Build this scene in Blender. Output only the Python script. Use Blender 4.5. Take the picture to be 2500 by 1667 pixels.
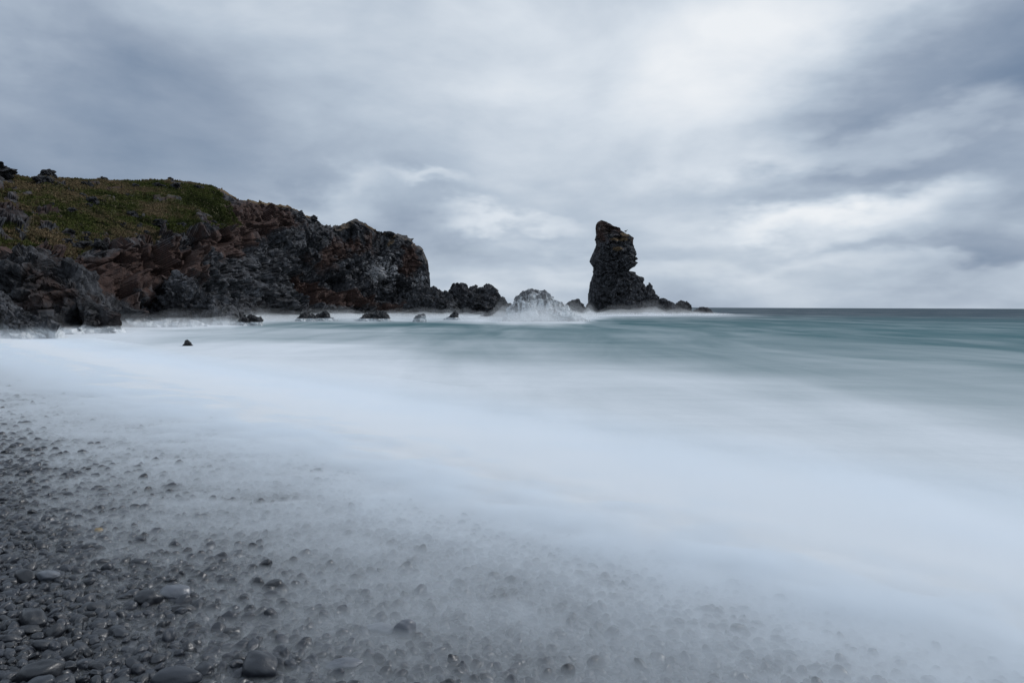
import bpy, math, random
import numpy as np
from mathutils import Matrix, Vector

for o in list(bpy.data.objects):
    bpy.data.objects.remove(o)
sc = bpy.context.scene
COL = sc.collection
R = math.radians
rng = np.random.default_rng(11)
random.seed(11)

# ------------------------------------------------------------------ camera
CAM_Z = 2.0
PITCH, ROLL = R(-2.9), R(0.22)
LENS = 24.0
cam = bpy.data.cameras.new('camera')
cam.lens = LENS
cam.sensor_width = 36.0
cam.clip_start = 0.05
cam.clip_end = 90000
camo = bpy.data.objects.new('camera', cam)
COL.objects.link(camo)
CM = Matrix.Rotation(R(90) + PITCH, 4, 'X') @ Matrix.Rotation(ROLL, 4, 'Z')
camo.matrix_world = Matrix.Translation((0, 0, CAM_Z)) @ CM
sc.camera = camo

# ------------------------------------------------------------------ render / exposure
sc.render.engine = 'CYCLES'
sc.view_settings.view_transform = 'Standard'
sc.view_settings.look = 'None'
sc.view_settings.exposure = 0.05
sc.view_settings.gamma = 1.0
sc.cycles.use_denoising = True
sc.cycles.max_bounces = 12
sc.cycles.volume_bounces = 11
sc.cycles.diffuse_bounces = 3
sc.cycles.glossy_bounces = 2
sc.cycles.transparent_max_bounces = 12
sc.cycles.use_adaptive_sampling = False
sc.cycles.caustics_reflective = False
sc.cycles.caustics_refractive = False

# ------------------------------------------------------------------ node helpers
class G:
    """thin wrapper that makes node graphs readable"""
    def __init__(self, nt):
        self.nt = nt
        nt.nodes.clear()
    def n(self, t, **kw):
        nd = self.nt.nodes.new(t)
        for k, v in kw.items():
            setattr(nd, k, v)
        return nd
    def put(self, sock, v):
        if v is None:
            return
        if hasattr(v, 'is_linked') or hasattr(v, 'links'):
            self.nt.links.new(v, sock)
        else:
            if isinstance(v, (tuple, list)) and sock.type == 'RGBA' and len(v) == 3:
                v = tuple(v) + (1.0,)
            sock.default_value = v
    def math(self, op, a, b=None, c=None, clamp=False):
        nd = self.n('ShaderNodeMath', operation=op)
        nd.use_clamp = clamp
        self.put(nd.inputs[0], a); self.put(nd.inputs[1], b); self.put(nd.inputs[2], c)
        return nd.outputs[0]
    def vmath(self, op, a, b=None, scale=None):
        nd = self.n('ShaderNodeVectorMath', operation=op)
        self.put(nd.inputs[0], a); self.put(nd.inputs[1], b)
        if scale is not None:
            self.put(nd.inputs['Scale'], scale)
        return nd.outputs['Value'] if op in ('LENGTH', 'DISTANCE', 'DOT_PRODUCT') else nd.outputs[0]
    def rng(self, v, a, b, c=0.0, d=1.0, smooth=True):
        nd = self.n('ShaderNodeMapRange')
        nd.interpolation_type = 'SMOOTHSTEP' if smooth else 'LINEAR'
        nd.clamp = True
        for i, x in enumerate((v, a, b, c, d)):
            self.put(nd.inputs[i], x)
        return nd.outputs[0]
    def mix(self, f, a, b):
        nd = self.n('ShaderNodeMix', data_type='RGBA')
        self.put(nd.inputs[0], f); self.put(nd.inputs[6], a); self.put(nd.inputs[7], b)
        return nd.outputs[2]
    def noise(self, vec, scale, detail=4.0, rough=0.5, dist=0.0, col=False):
        nd = self.n('ShaderNodeTexNoise')
        self.put(nd.inputs['Vector'], vec)
        nd.inputs['Scale'].default_value = scale
        nd.inputs['Detail'].default_value = detail
        nd.inputs['Roughness'].default_value = rough
        nd.inputs['Distortion'].default_value = dist
        return nd.outputs['Color'] if col else nd.outputs['Fac']
    def voro(self, vec, scale, feature='F1', out='Distance'):
        nd = self.n('ShaderNodeTexVoronoi', feature=feature)
        self.put(nd.inputs['Vector'], vec)
        nd.inputs['Scale'].default_value = scale
        return nd.outputs[out]
    def mapping(self, vec, scale=(1, 1, 1), loc=(0, 0, 0), rot=(0, 0, 0)):
        nd = self.n('ShaderNodeMapping')
        self.put(nd.inputs[0], vec)
        nd.inputs['Location'].default_value = loc
        nd.inputs['Rotation'].default_value = rot
        nd.inputs['Scale'].default_value = scale
        return nd.outputs[0]
    def ramp(self, f, stops):
        nd = self.n('ShaderNodeValToRGB')
        cr = nd.color_ramp
        while len(cr.elements) < len(stops):
            cr.elements.new(0.5)
        for e, (p, c) in zip(cr.elements, stops):
            e.position = p
            e.color = tuple(c) + (1.0,)
        self.put(nd.inputs[0], f)
        return nd.outputs[0]
    def attr(self, name):
        return self.n('ShaderNodeAttribute', attribute_name=name).outputs['Fac']
    def sep(self, v):
        return self.n('ShaderNodeSeparateXYZ'), v
    def xyz(self, v):
        nd = self.n('ShaderNodeSeparateXYZ')
        self.put(nd.inputs[0], v)
        return nd.outputs
    def comb(self, x, y, z):
        nd = self.n('ShaderNodeCombineXYZ')
        for i, q in enumerate((x, y, z)):
            self.put(nd.inputs[i], q)
        return nd.outputs[0]

def material(name):
    m = bpy.data.materials.new(name)
    m.use_nodes = True
    return m, G(m.node_tree)

def principled(g, color, rough=0.7, spec=0.5, bump=None, bump_d=0.1, bump_s=1.0):
    p = g.n('ShaderNodeBsdfPrincipled')
    g.put(p.inputs['Base Color'], color)
    g.put(p.inputs['Roughness'], rough)
    g.put(p.inputs['Specular IOR Level'], spec)
    if bump is not None:
        b = g.n('ShaderNodeBump')
        b.inputs['Strength'].default_value = bump_s
        b.inputs['Distance'].default_value = bump_d
        g.put(b.inputs['Height'], bump)
        g.put(p.inputs['Normal'], b.outputs[0])
    o = g.n('ShaderNodeOutputMaterial')
    g.put(o.inputs['Surface'], p.outputs[0])
    return p

# ------------------------------------------------------------------ world: overcast sky
SUN_AZ, SUN_EL = 72.0, 38.0          # degrees right of the view direction (+Y), degrees up
W = bpy.data.worlds.new('World')
sc.world = W
W.use_nodes = True
g = G(W.node_tree)

F_PX = 2500 * LENS / 36.0
CM3 = np.array(CM.to_3x3())
def ray(px, py):
    px = np.asarray(px, float); py = np.asarray(py, float)
    d = np.stack([(px - 1250) / F_PX, -(py - 833.5) / F_PX, -np.ones_like(px + py)], -1)
    return d @ CM3.T
def at(px, py, D):
    d = ray(px, py)
    k = np.asarray(D, float) / d[..., 1]
    p = d * k[..., None]
    p[..., 2] += CAM_Z
    return p

def sky():
    tc = g.n('ShaderNodeTexCoord').outputs['Generated']
    d0 = g.vmath('NORMALIZE', tc)
    x, y, z = g.xyz(d0)
    zz = g.math('ADD', g.math('MAXIMUM', z, 0.0), 0.22)
    q = g.comb(g.math('DIVIDE', x, zz), g.math('DIVIDE', y, zz), 0.0)      # cloud deck overhead
    q = g.mapping(q, rot=(0, 0, R(-24)), scale=(1.0, 1.15, 1))
    big = g.noise(q, 0.8, 3, 0.5)
    mid = g.noise(g.mapping(d0, loc=(7.3, 2.1, 0.6), scale=(1.0, 1.0, 2.3)), 3.4, 6.0, 0.52, 0.25)
    t = g.math('ADD', g.math('MULTIPLY', g.math('SUBTRACT', big, 0.5), 0.45),
               g.math('MULTIPLY', g.math('SUBTRACT', mid, 0.5), 0.9))
    # bodies of cloud in view: (px, py, half width, half height, lighter/darker)
    warp = g.vmath('SCALE', g.vmath('SUBTRACT', g.noise(g.mapping(d0, scale=(1, 1, 2.2)), 3.6, 5.0, 0.55, col=True), (0.5, 0.5, 0.5)), scale=0.26)
    dw = g.vmath('ADD', d0, warp)
    bodies = [
        (1500, 130, 640, 300, 0.24), (1850, 210, 300, 240, 0.15), (1900, 30, 280, 160, 0.10),
        (2400, 150, 300, 110, -0.40), (2250, 250, 220, 60, -0.12), (2250, 315, 300, 45, 0.10),
        (2120, 425, 440, 60, -0.30), (2430, 500, 260, 60, -0.34), (2080, 520, 210, 55, 0.58), (2150, 605, 150, 32, 0.30),
        (2420, 610, 240, 36, -0.30), (1800, 560, 200, 36, 0.10),
        (330, 300, 600, 190, -0.32), (0, 120, 420, 160, -0.10), (750, 90, 420, 110, -0.10), (120, 70, 220, 60, 0.05), (80, 410, 260, 60, -0.10),
        (1080, 540, 240, 50, -0.08), (1240, 575, 160, 30, 0.34), (1060, 495, 100, 24, 0.30), (830, 520, 200, 36, 0.20), (1900, 690, 800, 30, 0.10), (1330, 640, 200, 26, 0.10),
    ]
    for px, py, rx, ry, a in bodies:
        c = ray(px, py); c = c / np.linalg.norm(c)
        sx, sz = F_PX / rx, F_PX / ry
        v = g.vmath('MULTIPLY', g.vmath('SUBTRACT', dw, tuple(c)), (sx, 0.9, sz))
        l = g.vmath('LENGTH', v)
        t = g.math('ADD', t, g.math('MULTIPLY', g.rng(l, 0.0, 1.5, 1.0, 0.0), a))
    # distant cloud rows low over the horizon
    rows = g.noise(g.mapping(d0, scale=(1.5, 1.5, 6.0)), 3.4, 5.0, 0.5, 0.35)
    lowm = g.rng(z, 0.02, 0.30, 1.0, 0.0)
    t = g.math('ADD', t, g.math('MULTIPLY', g.math('MULTIPLY', g.math('SUBTRACT', rows, 0.5), 0.55), lowm))
    t = g.math('ADD', t, 0.515)
    cloud = g.ramp(t, [(0.0, (1.7, 2.35, 3.4)), (0.28, (2.95, 3.6, 4.6)), (0.52, (4.5, 5.25, 6.2)),
                       (0.78, (6.6, 7.2, 7.9)), (1.0, (8.2, 8.5, 8.85))])
    st = g.n('ShaderNodeTexSky')
    st.sky_type = 'NISHITA'
    st.sun_disc = False
    st.sun_elevation = R(SUN_EL)
    st.sun_rotation = R(SUN_AZ)
    cover = g.rng(g.noise(g.mapping(q, loc=(3, 9, 1)), 0.9, 4, 0.5), 0.30, 0.48, 0.90, 0.98)
    colr = g.mix(cover, st.outputs[0], cloud)
    bg = g.n('ShaderNodeBackground')
    g.put(bg.inputs[0], colr)
    bg.inputs[1].default_value = 0.1
    o = g.n('ShaderNodeOutputWorld')
    g.put(o.inputs[0], bg.outputs[0])
sky()

# ------------------------------------------------------------------ sun behind the overcast
sl = bpy.data.lights.new('sun', 'SUN')
sl.energy = 1.5
sl.angle = R(11)
sl.color = (1.0, 0.985, 0.97)
so = bpy.data.objects.new('sun', sl)
COL.objects.link(so)
sdir = Vector((math.sin(R(SUN_AZ)) * math.cos(R(SUN_EL)), math.cos(R(SUN_AZ)) * math.cos(R(SUN_EL)), math.sin(R(SUN_EL))))
so.rotation_euler = sdir.to_track_quat('Z', 'Y').to_euler()
so.location = (40, 20, 60)

# ------------------------------------------------------------------ numpy noise
GRAD = np.array([[1,1,0],[-1,1,0],[1,-1,0],[-1,-1,0],[1,0,1],[-1,0,1],[1,0,-1],[-1,0,-1],
                 [0,1,1],[0,-1,1],[0,1,-1],[0,-1,-1]], float)
def ihash(i, j, k, seed):
    with np.errstate(over='ignore'):
        h = (i.astype(np.uint32) * np.uint32(374761393) + j.astype(np.uint32) * np.uint32(668265263)
             + k.astype(np.uint32) * np.uint32(2147483647 - 1274126177) + np.uint32(seed * 1013904223 & 0xffffffff))
        h = (h ^ (h >> np.uint32(13))) * np.uint32(1274126177)
        h = (h ^ (h >> np.uint32(16))) * np.uint32(2246822519)
        return h ^ (h >> np.uint32(15))
def perlin(P, seed=0):
    P = np.asarray(P, float)
    I = np.floor(P).astype(np.int64)
    Fr = P - I
    U = Fr * Fr * Fr * (Fr * (Fr * 6 - 15) + 10)
    out = 0
    for a in (0, 1):
        for b in (0, 1):
            for c in (0, 1):
                h = ihash(I[..., 0] + a, I[..., 1] + b, I[..., 2] + c, seed) % 12
                gr = GRAD[h]
                dv = (gr[..., 0] * (Fr[..., 0] - a) + gr[..., 1] * (Fr[..., 1] - b) + gr[..., 2] * (Fr[..., 2] - c))
                w = ((U[..., 0] if a else 1 - U[..., 0]) * (U[..., 1] if b else 1 - U[..., 1])
                     * (U[..., 2] if c else 1 - U[..., 2]))
                out = out + w * dv
    return out
def fbm(P, octv=4, seed=0, gain=0.5, ridged=False):
    s, a, tot = 0, 1.0, 0
    for o in range(octv):
        n = perlin(P * (2.03 ** o) + 17.3 * o, seed + o)
        if ridged:
            n = 0.5 - np.abs(n) * 1.6
        s = s + a * n
        tot += a
        a *= gain
    return s / tot
def cells(P, seed=0):
    """faulted blocks: random height plus a random tilt of the nearest cell, and distance to its edge"""
    B = np.floor(P - 0.5).astype(np.int64)
    best = np.full(P.shape[:-1], 1e9)
    second = np.full(P.shape[:-1], 1e9)
    val = np.zeros(P.shape[:-1])
    for a in (0, 1):
        for b in (0, 1):
            for c in (0, 1):
                h = ihash(B[..., 0] + a, B[..., 1] + b, B[..., 2] + c, seed)
                jx = (h & 1023) / 1023.0; jy = ((h >> 10) & 1023) / 1023.0; jz = ((h >> 20) & 1023) / 1023.0
                dx = B[..., 0] + a + 0.15 + 0.7 * jx - P[..., 0]
                dy = B[..., 1] + b + 0.15 + 0.7 * jy - P[..., 1]
                dz = B[..., 2] + c + 0.15 + 0.7 * jz - P[..., 2]
                d = dx * dx + dy * dy + dz * dz
                m = d < best
                second = np.where(m, best, np.minimum(second, d))
                h2 = ihash(B[..., 0] + a, B[..., 1] + b, B[..., 2] + c, seed + 91)
                tx = (h2 & 1023) / 511.5 - 1; ty = ((h2 >> 10) & 1023) / 511.5 - 1; tz = ((h2 >> 20) & 1023) / 511.5 - 1
                vv = ((h * np.uint32(2654435761)) >> np.uint32(8)) / 16777216.0 + 0.85 * (tx * dx + ty * dy + tz * dz)
                val = np.where(m, vv, val)
                best = np.where(m, d, best)
    return val, np.sqrt(second) - np.sqrt(best)

def grid_normals(P):
    du = np.gradient(P, axis=0); dv = np.gradient(P, axis=1)
    n = np.cross(du, dv)
    l = np.linalg.norm(n, axis=-1, keepdims=True)
    return n / np.maximum(l, 1e-9)

def crag(P, big=3.0, amp=1.0, seed=0, strat=0.35):
    """craggy displacement in metres: faulted blocks, ridges and cracks; 'big' is the largest block size"""
    W = P + 0.18 * big * np.stack([fbm(P / big, 2, seed + 50), fbm(P / big, 2, seed + 60), fbm(P / big, 2, seed + 70)], -1)
    # strata tip down to the right
    c, s = math.cos(strat), math.sin(strat)
    Q = np.stack([W[..., 0] * c - W[..., 2] * s, W[..., 1], W[..., 0] * s + W[..., 2] * c], -1)
    d = fbm(P / (big * 2.2), 3, seed) * big * 0.5
    v, e = cells(Q / np.array([big, big, big * 0.8]), seed + 1)
    d += (v - 0.5) * big * 0.48 - np.exp(-e * 30) * big * 0.05
    v, e = cells(Q / (np.array([big, big, big * 0.62]) * 0.36) + 5.1, seed + 2)
    d += (v - 0.5) * big * 0.25 - np.exp(-e * 24) * big * 0.03
    v, e = cells(Q / (np.array([big, big, big * 0.7]) * 0.14) + 9.7, seed + 3)
    d += (v - 0.5) * big * 0.085
    d += fbm(P / (big * 0.30), 4, seed + 5, 0.55, ridged=True) * big * 0.06
    return d * amp

# ------------------------------------------------------------------ mesh helpers
def mesh_grid(name, P, mats, smooth=False, wrap=False, attrs=None, cap=False):
    nu, nv = P.shape[:2]
    idx = np.arange(nu * nv).reshape(nu, nv)
    if wrap:
        idx = np.concatenate([idx, idx[:1]], 0)
    a, b, c, d = idx[:-1, :-1], idx[1:, :-1], idx[1:, 1:], idx[:-1, 1:]
    q = np.stack([a, b, c, d], -1).reshape(-1, 4)
    me = bpy.data.meshes.new(name)
    me.vertices.add(nu * nv)
    me.vertices.foreach_set('co', P.reshape(-1, 3).astype(np.float32).ravel())
    me.loops.add(q.size)
    me.loops.foreach_set('vertex_index', q.ravel().astype(np.int32))
    me.polygons.add(len(q))
    me.polygons.foreach_set('loop_start', (np.arange(len(q)) * 4).astype(np.int32))
    me.update(calc_edges=True)
    me.polygons.foreach_set('use_smooth', np.full(len(q), smooth))
    for k, v in (attrs or {}).items():
        at_ = me.attributes.new(k, 'FLOAT', 'POINT')
        at_.data.foreach_set('value', np.asarray(v, np.float32).ravel())
    for m in (mats if isinstance(mats, (list, tuple)) else [mats]):
        me.materials.append(m)
    return me

def mesh_raw(name, V, Fc, mat, smooth=True, attrs=None):
    me = bpy.data.meshes.new(name)
    V = np.asarray(V, np.float32); Fc = np.asarray(Fc, np.int32)
    k = Fc.shape[1]
    me.vertices.add(len(V)); me.vertices.foreach_set('co', V.ravel())
    me.loops.add(Fc.size); me.loops.foreach_set('vertex_index', Fc.ravel())
    me.polygons.add(len(Fc)); me.polygons.foreach_set('loop_start', (np.arange(len(Fc)) * k).astype(np.int32))
    me.update(calc_edges=True)
    me.polygons.foreach_set('use_smooth', np.full(len(Fc), smooth))
    for n, v in (attrs or {}).items():
        at_ = me.attributes.new(n, 'FLOAT', 'POINT')
        at_.data.foreach_set('value', np.asarray(v, np.float32).ravel())
    if mat:
        me.materials.append(mat)
    return me

def obj(name, me, parent=None, label=None, cat=None, group=None, kind=None):
    o = bpy.data.objects.new(name, me)
    COL.objects.link(o)
    if parent is not None:
        o.parent = parent
    for k, v in (('label', label), ('category', cat), ('group', group), ('kind', kind)):
        if v is not None:
            o[k] = v
    return o

def closed_sheet(name, top, bottom, mat):
    """closed volume body between two equally gridded sheets"""
    nu, nv = top.shape[:2]
    it = np.arange(nu * nv).reshape(nu, nv); ib = it + nu * nv
    q = [np.stack([it[:-1, :-1], it[1:, :-1], it[1:, 1:], it[:-1, 1:]], -1).reshape(-1, 4),
         np.stack([ib[:-1, :-1], ib[:-1, 1:], ib[1:, 1:], ib[1:, :-1]], -1).reshape(-1, 4)]
    ring = np.concatenate([it[:-1, 0], it[-1, :-1], it[:0:-1, -1], it[0, :0:-1]])
    r2 = np.roll(ring, -1)
    q.append(np.stack([r2, ring, ring + nu * nv, r2 + nu * nv], -1))
    V = np.concatenate([top.reshape(-1, 3), bottom.reshape(-1, 3)])
    return mesh_raw(name, V, np.concatenate(q), mat, smooth=True)

# ------------------------------------------------------------------ materials
def rock_material(name, wash=0.0, tone=1.0, brown=0.5):
    m, g = material(name)
    pos = g.n('ShaderNodeNewGeometry').outputs['Position']
    x, y, z = g.xyz(pos)
    n1 = g.noise(pos, 0.22, 5, 0.6, 0.6)
    n2 = g.noise(pos, 1.1, 6, 0.65, 0.4)
    n3 = g.noise(g.mapping(pos, scale=(1, 1, 0.35), rot=(0, R(20), 0)), 2.6, 6, 0.7)
    dark = tuple(c * tone for c in (0.012, 0.0125, 0.015))
    grey = tuple(c * tone for c in (0.096, 0.098, 0.108))
    brn = tuple(c * tone for c in (0.074, 0.040, 0.031))
    pale = (0.34, 0.34, 0.35)
    c = g.mix(g.rng(g.math('ADD', g.math('MULTIPLY', n2, 0.6), g.math('MULTIPLY', n3, 0.4)), 0.42, 0.62), dark, grey)
    fb = g.math('ADD', g.attr('brown'), g.math('MULTIPLY', g.math('SUBTRACT', n1, 0.5), 1.6))
    c = g.mix(g.rng(fb, 0.55 - 0.3 * brown, 0.95 - 0.3 * brown, 0.0, 0.88), c, g.mix(g.rng(n3, .35, .7), brn, tuple(q * 0.45 for q in brn)))
    fp = g.math('ADD', g.attr('pale'), g.math('ADD', g.math('MULTIPLY', g.math('SUBTRACT', n3, 0.5), 2.4), g.math('MULTIPLY', g.math('SUBTRACT', n2, 0.5), 1.6)))
    c = g.mix(g.rng(fp, 0.62, 0.92, 0.0, 0.85), c, pale)
    # tan dry turf in ledges
    ft = g.math('ADD', g.attr('tan'), g.math('MULTIPLY', g.math('SUBTRACT', n2, 0.5), 1.5))
    c = g.mix(g.rng(ft, 0.5, 0.85), c, g.mix(n3, (0.17, 0.115, 0.062), (0.07, 0.048, 0.026)))
    # grass
    n4 = g.noise(g.mapping(pos, scale=(1, 0.6, 1.4)), 0.5, 5, 0.6, 0.5)
    n5 = g.noise(pos, 4.0, 4, 0.7)
    gr = g.mix(g.rng(n4, 0.36, 0.62), (0.038, 0.050, 0.009), (0.080, 0.064, 0.030))
    gr = g.mix(g.rng(n5, 0.35, 0.7, 0.0, 0.6), gr, (0.016, 0.018, 0.006))
    fg = g.math('ADD', g.attr('grass'), g.math('MULTIPLY', g.math('SUBTRACT', n2, 0.5), 0.7))
    c = g.mix(g.rng(fg, 0.42, 0.6), c, gr)
    # wet, weed-dark foot and water running off it
    wet = g.rng(g.math('ADD', z, g.math('MULTIPLY', n1, 2.0)), 1.0, 4.0, 1.0, 0.0)
    c = g.mix(g.math('MULTIPLY', wet, 0.35), c, tuple(q * 0.7 for q in dark))
    if wash > 0:
        st = (g.noise(g.mapping(pos, scale=(1.3, 1.3, 0.34), rot=(0, R(-28), 0)), 0.75, 5, 0.6, 1.2) if wash > 3 else
              g.noise(g.mapping(pos, scale=(1, 1, 0.7)), 0.55, 4, 0.6, 0.8))
        hgt = g.rng(z, 0.3, wash, 1.0, 0.0, smooth=False)
        ff = g.math('ADD', hgt, g.math('MULTIPLY', g.math('SUBTRACT', st, 0.5), 2.0 if wash > 3 else 1.2))
        c = g.mix(g.rng(ff, 0.36 if wash > 3 else 0.45, 0.95 if wash > 3 else 1.05, 0.0, 0.94), c, (0.78, 0.81, 0.83))
    rough = g.math('SUBTRACT', 0.88, g.math('MULTIPLY', wet, 0.45))
    h = g.math('ADD', g.noise(pos, 2.2, 8, 0.68), g.math('MULTIPLY', g.noise(g.mapping(pos, scale=(1, 1, 0.3)), 5.0, 5, 0.6), 0.4))
    principled(g, c, rough, 0.35, h, 0.26, 0.7)
    return m

M_cliff = rock_material('lava_cliff', wash=0.8, brown=0.85)
M_crag = rock_material('brown_lava_crag', wash=0.8, tone=0.7, brown=1.0)
M_stack = rock_material('lava_stack', wash=0.9, tone=0.9, brown=0.7)
M_rock = rock_material('lava_rock', wash=0.5, tone=0.8, brown=0.4)
M_dry = rock_material('dry_lava_rock', tone=0.6, brown=0.6)
M_washed = rock_material('washed_lava_rock', wash=7.5, tone=2.0, brown=-0.3)
M_ledge = rock_material('wet_lava_ledge', wash=1.3, tone=1.1, brown=0.3)

# shore frame: s metres to seaward of the run-up line, a metres along the shore
SN = np.array([0.71, 0.70]) / np.hypot(0.71, 0.70)
SO = np.array([-0.7, 2.4])
def shore_s(x, y):
    return SN[0] * (x - SO[0]) + SN[1] * (y - SO[1])
def shore_xy(s, a):
    T = np.array([-SN[1], SN[0]])
    return SO[0] + SN[0] * s + T[0] * a, SO[1] + SN[1] * s + T[1] * a
def beach_z(x, y):
    s = shore_s(x, y)
    P = np.stack([x * 0.35, y * 0.35, np.zeros_like(x)], -1)
    return 0.60 - 0.125 * (s + 0.63) + 0.05 * fbm(P, 3, 5)

# ------------------------------------------------------------------ sea
def build_sea():
    ang = np.concatenate([np.linspace(-115, -48, 24, endpoint=False), np.linspace(-48, 48, 420), np.linspace(48, 115, 25)[1:]])
    rad = np.concatenate([np.geomspace(1.0, 260, 420), np.geomspace(275, 60000, 60)])
    A, Rr = np.meshgrid(np.radians(ang), rad, indexing='ij')
    X = np.sin(A) * Rr; Y = np.cos(A) * Rr
    s = shore_s(X, Y)
    P2 = np.stack([X, Y, X * 0], -1)
    # foam: thick in the shore break, thinning outwards, and white water round the rocks
    wob = fbm(P2 * np.array([0.05, 0.04, 0]), 4, 21) * 16 + fbm(P2 * np.array([0.12, 0.3, 0]), 3, 22) * 3
    sw = s + wob * np.clip(s / 12, 0, 1)
    foam = np.interp(sw, [6.5, 11, 17, 28, 45, 80, 200], [1.0, 0.88, 0.60, 0.31, 0.12, 0.03, 0.0])
    px = 1250 + F_PX * X / np.maximum(Y, 0.5)
    # bay on the left stays milky out to the cliffs
    bay = np.clip((760 - px) / 420, 0, 1) * np.clip((80 - Y) / 30, 0, 1) * np.clip(Y / 10, 0, 1)
    foam = np.maximum(foam, 0.95 * bay)
    base_d = np.interp(px, [-400, 0, 200, 400, 560, 640, 800, 1000, 1100, 1240, 1330, 1420, 1500, 1700, 1800], [38, 44, 56, 66, 70, 90, 104, 106, 106, 92, 92, 104, 180, 185, 185])
    width = np.interp(px, [0, 600, 800, 1240, 1400, 1500, 1750], [16, 16, 20, 20, 26, 46, 44])
    wall = np.exp(-((Y - base_d + width * 0.1) / width) ** 2) * np.interp(px, [1500, 1740, 1900], [1, 0.9, 0])
    behind = (Y > base_d) * np.interp(px, [1040, 1240, 1300], [1, 0.9, 0]) * (Y < 200)
    wall = np.maximum(wall, 0.8 * behind)
    foam = np.maximum(foam, (0.80 + 0.7 * fbm(P2 * np.array([0.09, 0.06, 0]), 4, 25)) * wall)
    foam = np.clip(foam + 0.28 * fbm(P2 * np.array([0.02, 0.06, 0]), 4, 29) * np.exp(-((np.log(np.maximum(Y, 1)) - 4.0) / 0.9) ** 2), 0, 1)
    Z = 0.05 * np.sin(0.55 * s + 2 * fbm(P2 * 0.05, 2, 31)) * np.clip((s - 6) / 10, 0, 1) * np.clip((140 - Rr) / 60, 0, 1)
    m, g = material('sea_water')
    pos = g.n('ShaderNodeNewGeometry').outputs['Position']
    x, y, z = g.xyz(pos)
    f = g.attr('foam')
    # wisps of aerated water drawn out along the run of the waves
    w1 = g.noise(g.mapping(pos, scale=(1.0, 0.20, 1), rot=(0, 0, R(14))), 0.19, 7, 0.55, 0.9)
    w2 = g.noise(g.mapping(pos, scale=(1.0, 0.5, 1), rot=(0, 0, R(20))), 0.045, 6, 0.6, 0.7)
    w3 = g.noise(g.mapping(pos, scale=(0.3, 1.0, 1), rot=(0, 0, R(4))), 0.5, 5, 0.6, 0.4)
    wv = g.math('ADD', g.math('MULTIPLY', g.math('SUBTRACT', w1, 0.5), 0.75), g.math('ADD', g.math('MULTIPLY', g.math('SUBTRACT', w2, 0.5), 0.62), g.math('MULTIPLY', g.math('SUBTRACT', w3, 0.5), 0.09)))
    w4 = g.noise(g.mapping(pos, scale=(0.10, 1.0, 1), rot=(0, 0, R(41))), 0.8, 5, 0.6, 0.5)      # surge lines parallel to the shore, with shadow bands painted into the foam colour
    wv = g.math('ADD', wv, g.math('MULTIPLY', g.math('SUBTRACT', w4, 0.5), g.rng(g.vmath('LENGTH', pos), 25, 60, 0.22, 0.0)))
    dist = g.vmath('LENGTH', pos)
    wv = g.math('MULTIPLY', wv, g.rng(dist, 120, 900, 1.0, 0.35))
    k = g.rng(g.math('ADD', f, wv), -0.02, 1.02, smooth=False)
    deep = g.mix(g.rng(dist, 50, 260), (0.064, 0.146, 0.164), (0.034, 0.062, 0.082))
    c = g.mix(k, deep, (0.725, 0.762, 0.80))
    rough = g.math('ADD', 0.55, g.math('MULTIPLY', k, 0.3))
    sp = g.math('MULTIPLY', g.math('SUBTRACT', 1.0, k), 0.025)
    h = g.math('ADD', g.noise(g.mapping(pos, scale=(0.4, 1, 1)), 0.35, 6, 0.6), g.math('MULTIPLY', g.noise(pos, 0.05, 3, 0.5), 2.0))
    principled(g, c, rough, sp, h, 0.35, 0.6)
    me = mesh_grid('sea', np.stack([X, Y, Z], -1)[:, ::-1], m, smooth=True, attrs={'foam': foam[:, ::-1]})
    o = obj('sea', me, kind='structure')
build_sea()

# ------------------------------------------------------------------ beach bed under the pebbles
def build_beach():
    u = np.linspace(-60, 9, 140)
    a = np.concatenate([np.linspace(-60, -6, 30, endpoint=False), np.linspace(-6, 45, 220)])
    S, A = np.meshgrid(u, a, indexing='ij')
    X, Y = shore_xy(S, A)
    Z = beach_z(X, Y) - 0.03
    m, g = material('wet_black_grit')
    pos = g.n('ShaderNodeNewGeometry').outputs['Position']
    n = g.noise(pos, 30, 5, 0.7)
    c = g.mix(n, (0.003, 0.0038, 0.0055), (0.014, 0.017, 0.023))
    principled(g, c, 0.55, 0.4, g.voro(pos, 38), 0.02, 1.0)
    obj('beach', mesh_grid('beach', np.stack([X, Y, Z], -1), m, smooth=True), kind='structure')
build_beach()

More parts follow.
